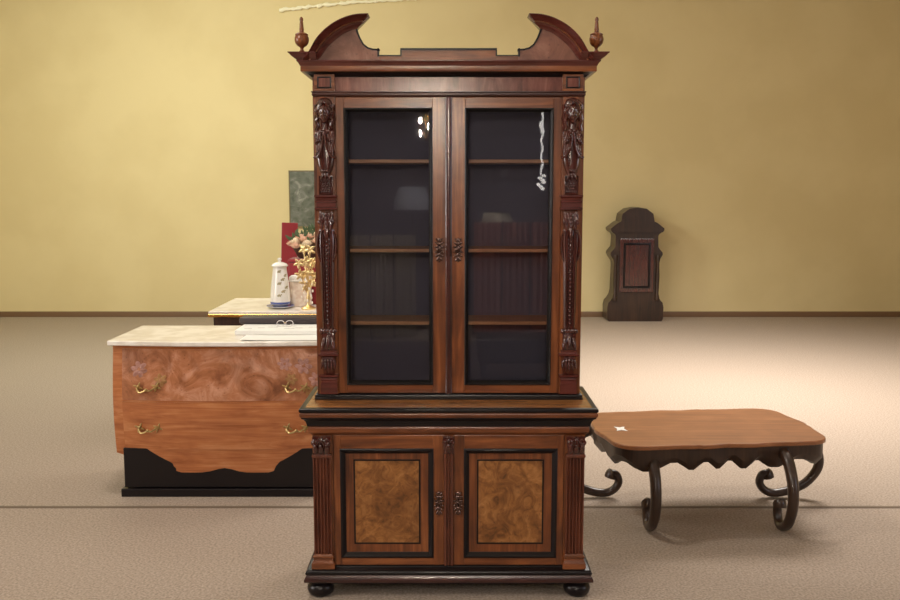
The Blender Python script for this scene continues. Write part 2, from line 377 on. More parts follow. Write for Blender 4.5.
# base cornice and ledge
part(MB().sweep(U(.611, .05), [(-.03, .755), (.003, .755), (.006, .762), (.013, .766), (.016, .775), (.016, .788), (.012, .794), (.018, .797), (-.03, .797)]), 'base_moulding', walnut_h)
part(MB().sweep(U(.611, .05), [(-.03, .797), (.018, .797), (.020, .801), (.022, .811), (.026, .822), (.033, .831), (.042, .836), (.042, .841), (-.03, .841)]), 'base_cove', ebony)
part(MB().sweep(U(.611, .05), [(-.03, .841), (.042, .841), (.046, .845), (.049, .853), (.0475, .860), (.043, .864), (-.03, .864)]), 'ledge_ogee', walnut_h)
part(MB().sweep(U(.611, .05), [(.025, .864), (.043, .864), (.049, .868), (.051, .874), (.049, .881), (.044, .884), (.025, .884)]), 'ledge_edge', ebony)
part(MB().box(-.636, .636, .025, .47, .842, .884), 'ledge_top', walnut_top, smooth=False)
part(MB().sweep(U(.603, .19), [(-.02, .884), (.013, .884), (.014, .890), (.010, .896), (.012, .900), (.010, .906), (.003, .909), (0, .914), (-.02, .914)]), 'upper_base_moulding', ebony)
# upper case
for sx in SG:
    x0, x1 = sorted((sx*.585, sx*.603)); part(MB().box(x0, x1, .19, .47, .884, 2.40), 'upper_case_side', walnut_v, smooth=False)
    x0, x1 = sorted((sx*.504, sx*.603)); part(MB().box(x0, x1, .188, .212, .905, 2.30), 'upper_case_stile', walnut_v, smooth=False)
for z0, z1 in ((.885, .912), (2.262, 2.282)): part(MB().box(-.585, .585, .20, .47, z0, z1), 'case_board', inner_w, smooth=False)
part(MB().box(-.585, .585, .452, .468, .912, 2.262), 'back_panel', lining, smooth=False)
for z in (1.979, 1.575, 1.240):
    part(MB().box(-.583, .583, .236, .450, z-.016, z, .002), 'shelf', shelf_w, smooth=False)
part(MB().prism([(-.0135, .20), (-.0135, .184), (-.010, .181), (-.004, .1795), (.004, .1795), (.010, .181), (.0135, .184), (.0135, .20)], .913, 2.252, 'xy'), 'astragal', mahog)
for sx in SG:
    X = (lambda u, v: (min(sx*u, sx*v), max(sx*u, sx*v)))
    dr = frame_part('glazed_door')
    for u, v in ((.0140, .0735), (.4655, .5035)):
        x0, x1 = X(u, v); part(MB().box(x0, x1, .186, .214, .914, 2.251, .002), 'stile', walnut_v, dr, smooth=False)
    x0, x1 = X(.0735, .4655)
    for z0, z1 in ((.914, .954), (2.202, 2.251)): part(MB().box(x0, x1, .186, .214, z0, z1, .002), 'rail', walnut_h, dr, smooth=False)
    x0, x1 = X(.0715, .4675)
    part(MB().ring(x0, x1, .952, 2.204, [(0, .186), (0, .182), (.003, .180), (.007, .181), (.011, .187), (.018, .198), (.018, .214), (0, .214)]), 'glazing_bead', ebony_in, dr)
    part(MB().box(x0+.016, x1-.016, .199, .202, .968, 2.188), 'glass_pane', glass, dr, smooth=False)
    escutcheon(sx*.0425, 1.575, .184, dr, 1.0)
# frieze
part(MB().box(-.505, .505, .185, .212, 2.27, 2.345), 'frieze', figured, smooth=False)
part(MB().sweep(U(.592, .188), [(-.02, 2.251), (.005, 2.251), (.012, 2.256), (.014, 2.262), (.012, 2.268), (.016, 2.271), (.016, 2.275), (-.02, 2.277)]), 'frieze_moulding', mahog_x)
for sx in SG:
    x0, x1 = sorted((sx*.503, sx*.594))
    bl = part(MB().box(x0, x1, .172, .20, 2.276, 2.348, .0015), 'frieze_block', walnut_h, smooth=False)
    c = (x0+x1)/2
    part(MB().ring(c-.031, c+.031, 2.287, 2.338, [(0, .174), (0, .169), (.003, .168), (.006, .170), (.008, .174)]), 'square_moulding', ebony, bl)
    part(MB().box(c-.025, c+.025, .1705, .173, 2.293, 2.332), 'square_panel', figured, bl, smooth=False)
# cornice
part(MB().sweep(U(.600, .19), [(-.02, 2.336), (.004, 2.336), (.008, 2.339), (.012, 2.343), (.022, 2.352), (.036, 2.357), (.043, 2.358), (-.02, 2.360)]), 'cornice_cove', ebony)
part(MB().sweep(U(.603, .19), [(-.10, 2.357), (.044, 2.357), (.045, 2.359), (.045, 2.381), (-.10, 2.381)]), 'cornice_fascia', walnut_h)
part(MB().sweep(U(.603, .19), [(-.10, 2.381), (.047, 2.381), (.049, 2.386), (.054, 2.394), (.060, 2.399), (.060, 2.404), (-.10, 2.404)]), 'cornice_band', mahog_h)
part(MB().box(-.60, .60, .19, .47, 2.382, 2.403), 'cornice_top', inner_w, smooth=False)
crown = [(-.05, 2.404), (.058, 2.404), (.063, 2.409), (.070, 2.413), (.080, 2.420), (.085, 2.427), (.092, 2.431), (.092, 2.435), (-.05, 2.435)]
for sx in SG:
    if sx < 0: path = [(-.603, .47), (-.603, .19), (-.575, .19)]
    else: path = [(.575, .19), (.603, .19), (.603, .47)]
    part(MB().sweep(path, crown), 'cornice_return', mahog_h)
# segmental broken pediment
OUT = [(-.632, 2.404), (-.6055, 2.433), (-.5676, 2.4935), (-.5182, 2.541), (-.4601, 2.574), (-.4024, 2.591), (-.345, 2.5946)]
INN = [(-.582, 2.404), (-.5623, 2.419), (-.5247, 2.4675), (-.4657, 2.516), (-.43, 2.533), (-.417, 2.538), (-.399, 2.541)]
def resample(P, n):
    P = smoothline([(a, 0, b) for a, b in P], 12); d = [0]
    for a, b in zip(P, P[1:]): d.append(d[-1]+(b-a).length)
    out = []
    for k in range(n+1):
        t = d[-1]*k/n; i = max(j for j in range(len(d)) if d[j] <= t+1e-9); i = min(i, len(P)-2)
        u = (t-d[i])/max(1e-9, d[i+1]-d[i]); q = P[i].lerp(P[i+1], u); out.append((q.x, q.z))
    return out
NA = 34
OA, IA = resample(OUT, NA), resample(INN, NA)
# (share from outer to inner edge, y): the crown's ogee, a fillet, then a smaller cove on the tympanum
APROF = [(0, .20), (0, .095), (.06, .095), (.16, .106), (.27, .112), (.38, .122), (.46, .130), (.50, .131), (.53, .139), (.62, .141), (.74, .150), (.90, .158), (1.0, .160), (1.0, .20)]
TYM = [(-.399, 2.541), (-.397, 2.531), (-.388, 2.507), (-.371, 2.4775), (-.352, 2.463), (-.332, 2.4575), (-.3055, 2.456), (-.3055, 2.426)]
for sx in SG:
    m = MB(); rings = []
    for (ox, oz), (ix, iz) in zip(OA, IA):
        rings.append(m._v([(-sx*(ox+(ix-ox)*t), y, oz+(iz-oz)*t) for t, y in APROF]))
    k = len(APROF)
    for a, b in zip(rings, rings[1:]):
        for j in range(k): m.face([a[j], a[(j+1) % k], b[(j+1) % k], b[j]])
    m.face(rings[0]); m.face(rings[-1][::-1])
    pa = part(m, 'pediment_arch', mahog_h, ang=50)
    part(MB().tube([(-sx*(ox+(ix-ox)*.49), .130, oz+(iz-oz)*.49) for (ox, oz), (ix, iz) in zip(OA, IA)], .0032, 8), 'arch_highlight', walnut_h, pa)  # lighter bead added in place of the moulding's highlight line
    poly = [(-.602, 2.404)]+[(a-.01, b+.006) for a, b in IA[:-1]]+TYM+[(-.3055, 2.404)]
    ty = part(MB().prism([(-sx*a, b) for a, b in poly], .168, .19), 'tympanum', tymp_w, smooth=False)
    # ebonised strip along the cut-out edge
    e = MB(); P = TYM; w = .0075
    for (ax, az), (bx, bz) in zip(P, P[1:]):
        d = Vector((bx-ax, bz-az)).normalized(); nx, nz = -d.y, d.x
        e.prism([(-sx*q[0], q[1]) for q in ((ax-d.x*w*.4, az-d.y*w*.4), (bx+d.x*w*.4, bz+d.y*w*.4), (bx+d.x*w*.4-nx*-w*1.0*-1, bz+d.y*w*.4-nz*w), (ax-d.x*w*.4-nx*w, az-d.y*w*.4-nz*w))], .1655, .1925)
    part(e, 'edge_banding', ebony, ty, smooth=False)
cr = part(MB().box(-.209, .209, .168, .19, 2.404, 2.452), 'pediment_crest', walnut_h, smooth=False)
part(MB().box(-.212, .212, .1655, .1925, 2.450, 2.4595).box(-.2125, -.206, .1655, .1925, 2.426, 2.452).box(.206, .2125, .1655, .1925, 2.426, 2.452), 'edge_banding', ebony, cr, smooth=False)
part(MB().box(-.31, .31, .170, .188, 2.404, 2.426), 'pediment_rail', walnut_h, smooth=False)
for x0, x1 in ((-.3055, -.209), (.209, .3055)): part(MB().box(x0, x1, .1655, .1925, 2.426, 2.430), 'edge_banding', ebony, smooth=False)
fin = [(.015, 0), (.015, .004), (.012, .009), (.0075, .015), (.007, .022), (.010, .027), (.020, .033), (.028, .043), (.0315, .056), (.031, .066), (.027, .076), (.0285, .078), (.0285, .082), (.020, .087), (.010, .090), (.0095, .096), (.0105, .102), (.0090, .110), (.0080, .128), (.0065, .137), (.0085, .142), (.0075, .149), (.003, .156)]
for sx in SG: part(MB().lathe(fin, (sx*.644+.002, .16, 2.435), 24), 'finial', walnut_v)

# caryatid pilasters ------------------------------------------------------
def face_shape(v):
    # unit sphere: front is -y
    x, y, z = v
    if z < 0: x *= 1+.28*z; y *= 1+.10*z
    fr = max(0, -y)
    def g(cx, cz, sx_, sz_): return math.exp(-((x-cx)/sx_)**2-((z-cz)/sz_)**2)
    d = .30*g(0, -.10, .13, .20)+.13*g(0, .10, .09, .25)+.13*g(0, -.50, .26, .07)+.12*g(0, -.62, .22, .06)+.15*g(0, -.88, .25, .14)
    d += .10*g(.42, -.28, .22, .22)+.10*g(-.42, -.28, .22, .22)+.08*g(0, .48, .5, .22)
    d -= .20*g(.36, .06, .19, .11)+.20*g(-.36, .06, .19, .11)
    d += .09*g(.36, .05, .11, .06)+.09*g(-.36, .05, .11, .06)
    return Vector((x, y-d*(fr > .05)*min(1, fr*1.8), z))
for sx in SG:
    c = sx*.5475; Y = .162
    bp = part(MB().box(c-.0405, c+.0405, .176, .19, .914, 2.251), 'caryatid_pilaster', walnut_v, smooth=False)
    add = lambda m, n, mat=mahog, **k: part(m, n, mat, bp, **k)
    # head: face, neck
    hz = 2.176
    h = MB().ell((c, Y-.012, hz), (.0285, .034, .046), None, 44, 30, face_shape)
    h.tube([(c, Y-.002, hz-.03), (c, Y-.006, hz-.062), (c, Y-.004, hz-.084)], [.016, .016, .024], 14)
    add(h, 'head')
    hr = MB()
    for k in range(13):
        a = PI*k/12; u, w = math.cos(a), math.sin(a)
        hr.tube([(c+u*.010, Y-.030-.010*w, hz+.030+.016*w), (c+u*.024, Y-.028-.006*w, hz+.018+.028*w), (c+u*.036, Y-.010, hz+.004+.040*w)], [.004, .0065, .0065], 8)
    for k in SG:
        pts = [(c+k*(.031+.005*math.sin(t*1.9)), Y-.014+.003*math.cos(t*2), hz+.022-t*.0135) for t in range(8)]
        hr.tube(pts, [.008, .0095, .0095, .009, .009, .0085, .007, .004], 9)
        pts = [(c+k*(.0385+.003*math.sin(t*1.7+1)), Y-.002, hz+.04-t*.0155) for t in range(9)]
        hr.tube(pts, [.006, .0075, .0075, .008, .008, .0075, .007, .006, .003], 8)
    hr.ell((c, Y+.004, hz+.035), (.038, .022, .036), None, 20, 12)
    add(hr, 'hair')
    # bust with shoulder leaves, tapering below
    t = MB()
    t.ell((c, Y-.002, 2.085), (.033, .020, .026), None, 20, 14)
    for k in SG:
        t.ell((c+k*.014, Y-.016, 2.070), (.013, .012, .0135), None, 14, 10)
        t.ell((c+k*.033, Y-.002, 2.092), (.0125, .014, .016), None, 14, 10)
    prof = [(.030, 2.075), (.037, 2.045), (.0415, 2.010), (.0405, 1.980), (.036, 1.950), (.029, 1.928), (.021, 1.912), (.013, 1.900), (.005, 1.893)]
    rr = []
    for w, z in prof:
        rr.append(t._v([(c+w*math.cos(PI*q/14), Y+.016-(.022+.16*w)*math.sin(PI*q/14)**.6, z) for q in range(15)]))
    for a, b in zip(rr, rr[1:]):
        for q in range(14): t.face([a[q], a[q+1], b[q+1], b[q]])
    add(t, 'bust')
    lf = MB()
    for k in SG:
        for dx, z, ln, w, an in ((.012, 2.100, .050, .015, .30), (.022, 2.106, .060, .016, .22), (.033, 2.104, .066, .016, .10), (.010, 2.062, .050, .013, .25), (.020, 2.060, .060, .014, .16), (.031, 2.052, .060, .014, .08)):
            lf.leaf((c+k*dx, Y-.020+.18*dx, z), ln, w, .008, -k*an, 1.0)
            lf.ell((c+k*(dx+math.sin(an)*ln*.9), Y-.034+.18*dx, z-ln*.88), (.0045, .005, .006), None, 8, 6)
        pts = smoothline([(c+k*.004, Y-.032, 2.085), (c+k*.007, Y-.034, 2.05), (c+k*.013, Y-.034, 2.02), (c+k*.026, Y-.028, 1.996), (c+k*.040, Y-.018, 1.984), (c+k*.050, Y-.014, 1.988)], 5)
        lf.tube(pts, [.0045]*(len(pts)-6)+[.005, .0055, .006, .006, .005, .0035], 8)
        volute(lf, c+k*.012, Y-.028, 2.098, .010, k)
        volute(lf, c+k*.036, Y-.020, 2.078, .011, k)
    lf.ell((c, Y-.030, 2.088), (.008, .008, .012), None, 12, 8)
    add(lf, 'acanthus_leaf')
    tl = MB()
    for k in (-1, 0, 1):
        tl.leaf((c+k*.007, Y-.008, 1.922), .040, .015, .008, -k*.35, .6)
        tl.ell((c+k*.010, Y-.014, 1.926), (.0075, .009, .008), None, 10, 7)
    add(tl, 'leaf_bud')
    # diaper panel
    dp = MB().ring(c-.031, c+.031, 1.822, 1.905, [(0, .178), (0, .162), (.003, .161), (.007, .166), (.008, .178)])
    dp.box(c-.028, c+.028, .172, .18, 1.826, 1.902)
    for i in range(4):
        for j in range(6):
            u = c-.0195+.0120*i+(.0060 if j % 2 else -.0); z = 1.836+.0118*j
            if abs(u-c) < .0225: dp.ell((u, .170, z), (.0048, .0090, .0055), None, 10, 7)
    add(dp, 'diaper_panel')
    # moulded block
    R = [(c-.0405, .19), (c-.0405, .162), (c+.0405, .162), (c+.0405, .19)]
    add(MB().sweep(R, [(-.02, 1.752), (.004, 1.752), (.010, 1.756), (.010, 1.763), (.002, 1.766), (.002, 1.784), (.007, 1.787), (.007, 1.793), (.001, 1.796), (.003, 1.806), (.011, 1.812), (.011, 1.819), (-.02, 1.822)]), 'collar_block', mahog_h)
    # leaf drop under the block
    dl = MB()
    for k in SG:
        dl.leaf((c+k*.026, .164, 1.752), .10, .020, .007, -k*-.06, .6)
        dl.leaf((c+k*.014, .162, 1.745), .075, .018, .006, k*.12, .6)
        volute(dl, c+k*.027, .156, 1.700, .012, k)
        pts = smoothline([(c+k*.030, .160, 1.66), (c+k*.040, .160, 1.63), (c+k*.0425, .160, 1.585), (c+k*.036, .162, 1.545), (c+k*.026, .164, 1.52)], 5)
        dl.tube(pts, .0045, 8)
    for j in range(4): dl.ell((c, .158, 1.735-.018*j), (.0085-.001*j, .008, .010), None, 10, 7)
    dl.leaf((c, .16, 1.68), .055, .026, .007, 0, .7)
    add(dl, 'leaf_drop')
    # tapering shaft with bead chain
    sh = MB(); prof = [(.034, 1.665), (.038, 1.63), (.038, 1.59), (.033, 1.54), (.0305, 1.50), (.0275, 1.30), (.0255, 1.213)]
    rr = []
    for w, z in prof:
        rr.append(sh._v([(c-w, .185, z), (c-w, .164, z), (c-w*.72, .157, z), (c-w*.60, .162, z), (c-w*.42, .162, z), (c-w*.34, .156, z), (c-w*.24, .161, z), (c+w*.24, .161, z), (c+w*.34, .156, z), (c+w*.42, .162, z), (c+w*.60, .162, z), (c+w*.72, .157, z), (c+w, .164, z), (c+w, .185, z)]))
    for a, b in zip(rr, rr[1:]):
        for q in range(13): sh.face([a[q], a[q+1], b[q+1], b[q]])
    sh.face(rr[0]); sh.face(rr[-1][::-1])
    add(sh, 'tapered_shaft', ang=25)
    bd = MB()
    for j in range(22): bd.ell((c, .158, 1.63-.0185*j), (.0050, .008, .0066), None, 10, 7)
    add(bd, 'bead_chain')
    # lower collar, leaf block, corbel, base
    lo = MB()
    for k in (-2, -1, 0, 1, 2): lo.ell((c+k*.015, .160, 1.206), (.010, .008, .012), None, 10, 7)
    lo.box(c-.030, c+.030, .160, .19, 1.120, 1.20, .002)
    for k in (-1, 0, 1): lo.leaf((c+k*.017, .158, 1.192-.012*abs(k)), .062, .020, .009, -k*.18, 1.0)
    lo.ell((c, .154, 1.155), (.010, .008, .012), None, 12, 8)
    add(lo, 'leaf_block')
    R = [(c-.034, .19), (c-.034, .164), (c+.034, .164), (c+.034, .19)]
    add(MB().sweep(R, [(-.02, 1.088), (.002, 1.088), (.011, 1.092), (.011, 1.099), (.002, 1.102), (.001, 1.108), (.004, 1.112), (.004, 1.118), (-.02, 1.120)]), 'corbel_cap', mahog_h)
    co = MB(); rr = []
    for w, d, z in ((.034, .026, 1.088), (.034, .030, 1.062), (.032, .026, 1.04), (.029, .018, 1.022), (.029, .014, 1.008)):
        rr.append(co._v([(c-w, .19, z), (c-w, .19-d*.6, z), (c-w*.7, .19-d-.012, z), (c+w*.7, .19-d-.012, z), (c+w, .19-d*.6, z), (c+w, .19, z)]))
    for a, b in zip(rr, rr[1:]):
        for q in range(5): co.face([a[q], a[q+1], b[q+1], b[q]])
    for k in (-2, -1, 0, 1, 2): co.leaf((c+k*.0125, .152+.003*abs(k), 1.082), .062-.006*abs(k), .014, .010, -k*.07, .8)
    for k in (-2, -1, 0, 1, 2): co.ell((c+k*.0125, .146+.003*abs(k), 1.074-.003*abs(k)), (.0060, .009, .011), None, 8, 6)
    add(co, 'acanthus_corbel')
    add(MB().sweep(R, [(-.02, .915), (.004, .915), (.004, .960), (.001, .963), (.0, .975), (.003, .978), (.003, .984), (.0, .988), (.005, .992), (.011, .996), (.011, 1.003), (-.02, 1.008)]), 'pilaster_foot', mahog_h)

# ------------------------------------------------------------------ commode at the left
CO = (-1.36, 1.72, 0)
com = thing('marquetry_commode', CO, 'bulging marquetry commode with gilt handles and pale marble top', 'commode')
def cpart(m, n, mat, p=com, **k): return m.build(n, mat, p, CO, **k)
cx0, cx1 = -2.02, -.70
def cfront(x, z):
    u = (x-(cx0+cx1)/2)/((cx1-cx0)/2); t = (z-.2)/.72
    return 1.455-.05*(1-u*u)-.035*math.sin(PI*min(1, max(0, t*1.05)))
def cbot(x):
    u = abs((x-(cx0+cx1)/2)/((cx1-cx0)/2)); return .150+.115*max(0, u-.40)/.60+.03*math.exp(-(u/.12)**2)
def cshell(xa, xb, za, zb, off, thick, bottom=False, nx=30, nz=16):
    m = MB(); F, B = [], []
    for i in range(nx+1):
        x = xa+(xb-xa)*i/nx; lo = cbot(x) if bottom else za
        F.append(m._v([(x, cfront(x, lo+(zb-lo)*j/nz)-off, lo+(zb-lo)*j/nz) for j in range(nz+1)]))
        B.append(m._v([(x, (cfront(x, lo+(zb-lo)*j/nz)-off+thick) if thick < .1 else 2.03, lo+(zb-lo)*j/nz) for j in range(nz+1)]))
    for i in range(nx):
        for j in range(nz):
            m.face([F[i][j], F[i+1][j], F[i+1][j+1], F[i][j+1]]); m.face([B[i][j], B[i][j+1], B[i+1][j+1], B[i+1][j]])
        m.face([F[i][0], B[i][0], B[i+1][0], F[i+1][0]]); m.face([F[i][nz], F[i+1][nz], B[i+1][nz], B[i][nz]])
    for j in range(nz):
        m.face([F[0][j], F[0][j+1], B[0][j+1], B[0][j]]); m.face([F[nx][j], B[nx][j], B[nx][j+1], F[nx][j+1]])
    return m
cpart(cshell(cx0, cx1, .2, .925, 0, 1, True), 'body', marq_d)
for za, zb, inl in ((.600, .905, True), (.300, .588, False)):
    d = cpart(cshell(cx0+.06, cx1-.04, za, zb, .006, .02), 'drawer', marq if inl else marq_d)
    for hx in (-.915, -1.80):
        hz = .665 if inl else .418
        m = MB(); y = cfront(hx, hz)-.012
        pts = smoothline([(hx-.062, y-.006, hz+.012), (hx-.045, y-.02, hz-.012), (hx-.018, y-.026, hz-.006), (hx, y-.028, hz+.004), (hx+.02, y-.026, hz-.002), (hx+.045, y-.02, hz+.014), (hx+.064, y-.006, hz+.024)], 5)
        m.tube(pts, .0055, 8)
        for k in SG:
            for q in range(4): m.leaf((hx+k*.055, y, hz+.016), .032, .014, .004, q*1.57+.4, .3)
            m.ell((hx+k*.055, y-.004, hz+.018), (.009, .008, .009), None, 10, 7)
        m.ell((hx, y-.028, hz+.004), (.010, .007, .010), None, 10, 7)
        cpart(m, 'handle', old_gilt, d)
    if inl:
        for q, (fx, fz, r, mm) in enumerate(((-.875, .80, .050, inlay_m), (-.945, .725, .036, inlay_g), (-.985, .815, .040, inlay_m), (-.80, .72, .045, inlay_m), (-.84, .655, .03, inlay_g), (-1.85, .78, .05, inlay_m), (-1.72, .72, .04, inlay_g))):
            m = MB()
            for k in range(6):
                a = k*PI/3+q; px, pz = fx+r*.6*math.cos(a), fz+r*.6*math.sin(a)
                m.ell((px, cfront(px, pz)-.0065, pz), (r*.5, .002, r*.32), Matrix.Rotation(-a, 4, 'Y'), 12, 6)
            cpart(m, 'flower_inlay', mm, d)
cpart(MB().box(cx0+.05, cx1-.04, 1.415, 2.02, .056, .30, .004).box(cx0+.03, cx1-.02, 1.402, 2.03, 0, .05, .006), 'plinth', ebony, smooth=False)
tp = MB(); poly = [(cx0-.02, 2.04)]+[(cx0-.02+(cx1-cx0+.04)*k/24, 1.415-.045*(1-((k-12)/12)**2)) for k in range(25)]+[(cx1+.02, 2.04)]
tp.prism(poly, .926, .955, 'xy')
cpart(tp, 'marble_top', marble, bevel=.006)
# things lying on the commode
def sheet(x, y, z, w, d, rz, name, label, group=None, curl=.006):
    m = MB(); n = 10; A, B = [], []
    for i in range(n+1):
        for j in range(n+1):
            u, v = i/n-.5, j/n-.5; zz = curl*(u*u*2+.5*math.sin(v*5+1)*u)+.0015
            A.append(m.b.verts.new((u*w, v*d, max(.0008, zz)+.001))); B.append(m.b.verts.new((u*w, v*d, max(.0008, zz))))
    for i in range(n):
        for j in range(n):
            q = [i*(n+1)+j, (i+1)*(n+1)+j, (i+1)*(n+1)+j+1, i*(n+1)+j+1]
            m.face([A[k] for k in q]); m.face([B[k] for k in q[::-1]])
    for k in range(n):
        for e in ((k, k+1), ((n)*(n+1)+k, n*(n+1)+k+1), (k*(n+1), (k+1)*(n+1)), (k*(n+1)+n, (k+1)*(n+1)+n)): m.face([A[e[0]], A[e[1]], B[e[1]], B[e[0]]])
    o = m.build(name, paper); o.location = (x, y, z); o.rotation_euler = (0, 0, rz)
    return tag(o, label, 'paper', group)
sheet(-1.02, 1.51, .956, .46, .19, .03, 'paper_sheet', 'white paper sheet at the front edge of the marble commode top')
pb = MB().box(-1.33, -.78, 1.63, 1.97, .9565, .985, .003)
pad = tag(pb.build('paper_pad', paper, None, (-1.05, 1.8, .9565), smooth=False), 'thick white printed pad lying on the commode behind the front paper sheet', 'pad')
for k in range(7):
    pr = MB()
    x = -1.28+.065*k+random.uniform(-.02, .02); y = 1.70+.03*(k % 4); pr.box(x, x+random.uniform(.04, .10), y, y+.006, .985, .9856)
    pr.build('printed_line', ink, pad, (-1.05, 1.8, .9565), smooth=False)
pg_ = MB().box(-1.36, -.80, 1.88, 2.03, .986, 1.03, .012)
tag(pg_.build('leather_folio', black_l, None, (-1.1, 1.95, .986)), 'dark leather folio on the white pad at the back of the commode', 'folio')
EG = (-1.045, 1.80, .986)
eg = thing('eyeglasses', EG, 'pale rimmed eyeglasses lying folded on the white pad by the folio', 'glasses')
for k in SG:
    m = MB().tube([(EG[0]+k*.028+.024*math.cos(t), EG[1]-.02+.006*math.sin(t), EG[2]+.02+.018*math.sin(t)) for t in [2*PI*q/18 for q in range(19)]], .0022, 6)
    m.build('rim', plain('clear_frame', (.7, .66, .66), .3), eg, EG)
    MB().tube([(EG[0]+k*.052, EG[1]-.02, EG[2]+.026), (EG[0]+k*.05, EG[1]+.03, EG[2]+.01), (EG[0]-k*.02, EG[1]+.045+.006*k, EG[2]+.004)], .0022, 6).build('temple', black_l, eg, EG)
MB().tube([(EG[0]-.005, EG[1]-.02, EG[2]+.024), (EG[0], EG[1]-.022, EG[2]+.027), (EG[0]+.005, EG[1]-.02, EG[2]+.024)], .002, 6).build('bridge', gilt, eg, EG)

# ------------------------------------------------------------------ gilt console table behind, with its things
TB = (-1.30, 3.12, 0)
tbl = thing('console_table', TB, 'console table with pale top and gilt edge behind the commode', 'table')
MB().box(-1.80, -.80, 2.79, 3.65, .930, .950, .004).build('table_top', marble, tbl, TB, smooth=False)
MB().sweep([(-1.80, 3.65), (-1.80, 2.79), (-.80, 2.79), (-.80, 3.65)], [(-.02, .905), (-.004, .905), (.004, .912), (.005, .922), (.001, .930), (-.02, .930)]).build('gilt_moulding', gilt, tbl, TB)
MB().box(-1.77, -.83, 2.82, 3.62, .83, .906).build('apron', dark_w, tbl, TB, smooth=False)
for x in (-1.74, -.86):
    for y in (2.85, 3.59): MB().lathe([(.028, 0), (.024, .03), (.016, .06), (.020, .30), (.028, .62), (.022, .68), (.034, .72), (.034, .84)], (x, y, 0), 16).build('leg', dark_w, tbl, TB)
TZ = .950
JA = (-1.30, 3.00, TZ)
jar = thing('porcelain_jar', (JA[0], JA[1], TZ+.0185), 'white porcelain lidded jar with painted sprigs standing on a saucer', 'jar')
JO = (JA[0], JA[1], TZ+.016)
JO0 = (0, 0, 0)
jp = [(.050, 0), (.060, .004), (.074, .014), (.076, .03), (.074, .09), (.068, .16), (.059, .23), (.053, .275), (.052, .295), (.060, .305)]
MB().lathe(jp, (0, 0, 0), 32).build('body', porcelain, jar)
MB().lathe([(.062, .302), (.064, .308), (.052, .322), (.03, .332), (.012, .336), (.010, .344), (.016, .352), (.015, .362), (.004, .367)], (0, 0, 0), 28).build('lid', porcelain, jar)
MB().lathe([(.0735, .015), (.0755, .017), (.0775, .029), (.0755, .033)], (0, 0, 0), 32).build('blue_band', blue_gl, jar)
for k in range(7):
    sp = MB()
    a = -PI/2+.42*(k % 3)+.1; z = .08+.03*k
    q = min(range(len(jp)), key=lambda i: abs(jp[i][1]-z)); r = jp[q][0]
    r = r if q in (0, len(jp)-1) else r+(z-jp[q][1])*((jp[q+1][0]-jp[q-1][0])/(jp[q+1][1]-jp[q-1][1]))
    for e in range(4): sp.ell((r*math.cos(a+.10*e-.15), r*math.sin(a+.10*e-.15), z+.010*(e % 2)), (.009, .002, .005), Matrix.Rotation(a+PI/2, 4, 'Z') @ Matrix.Rotation(.7*(-1)**e, 4, 'Y'), 8, 5)
    sp.build('painted_sprig', green_gl, jar)
sc_ = MB().lathe([(.05, 0), (.055, .002), (.085, .008), (.105, .016), (.106, .019), (.085, .013), (.05, .0155)], (0, 0, 0), 32).build('saucer', porcelain)
sc_.location = (JA[0], JA[1], TZ); tag(sc_, 'white saucer under the porcelain jar on the console table', 'saucer')
MB().lathe([(.1035, .0165), (.1065, .0185), (.1055, .0205), (.1015, .0185)], (0, 0, 0), 32).build('blue_rim', blue_gl, sc_)
BX = (-1.165, 3.13, TZ)
bx = thing('keepsake_box', BX, 'pale pink box with white lace lid between the jar and gilt ornament', 'box')
MB().box(BX[0]-.075, BX[0]+.075, 3.07, 3.19, TZ, TZ+.205, .004).build('body', pink_box, bx, BX, smooth=False)
m = MB().box(BX[0]-.079, BX[0]+.079, 3.066, 3.194, TZ+.200, TZ+.235, .008)
for k in range(9): m.ell((BX[0]-.072+.018*k, 3.064, TZ+.201), (.010, .004, .010), None, 10, 6)
for k in range(12): m.ell((BX[0]+random.uniform(-.06, .06), 3.13+random.uniform(-.05, .05), TZ+.236), (.02, .02, .008), None, 10, 6)
m.build('lid', lace_m, bx, BX)
GO = (-1.075, 2.93, TZ)
go = thing('gilt_ornament', GO, 'tall gilt leafy ornament with crystal drops on the console table', 'ornament')
m = MB().lathe([(.055, 0), (.058, .008), (.04, .018), (.016, .03), (.010, .06), (.016, .09), (.008, .12), (.007, .20)], GO, 20)
pale_gilt = plain('pale_gilt', (.84, .66, .34), .3, metal=1)
m.build('base', pale_gilt, go, GO)
for k in range(9):
    a = k*2*PI/9+.3; h = .16+.05*(k % 4)+.04*(k % 2); r = .045+.015*(k % 3)
    m = MB(); P = smoothline([(GO[0], GO[1], TZ+.12), (GO[0]+.5*r*math.cos(a), GO[1]+.5*r*math.sin(a), TZ+.14+h*.35), (GO[0]+r*math.cos(a), GO[1]+r*math.sin(a), TZ+.10+h)], 5)
    m.tube(P, .0035, 6)
    e = P[-1]
    for q in range(6): m.leaf(e, .044, .024, .005, q*1.256+a, .5)
    m.ell(e, (.008, .008, .008), None, 8, 6)
    for t in (3, 5, 7):
        if t < len(P): m.leaf(P[t], .042, .022, .004, a+t, .4)
    m.build('branch', pale_gilt, go, GO)
m = MB()
for k in range(16):
    a = k*2.4; r = .03+.03*((k*7) % 5)/5; m.ell((GO[0]+r*math.cos(a), GO[1]+r*math.sin(a)-.01, TZ+.05+.011*k), (.008, .008, .012), None, 6, 4)
m.build('crystal_drops', plain('pale_crystal', (.85, .78, .66), .1, coat=.5), go, GO)
RB = (-1.12, 3.30, TZ)
rb = thing('crimson_box', RB, 'upright crimson velvet box behind the pale box, carrying the rose basket', 'box')
MB().box(RB[0]-.15, RB[0]+.15, 3.21, 3.42, TZ, TZ+.33, .008).build('body', crimson, rb, RB, smooth=False)
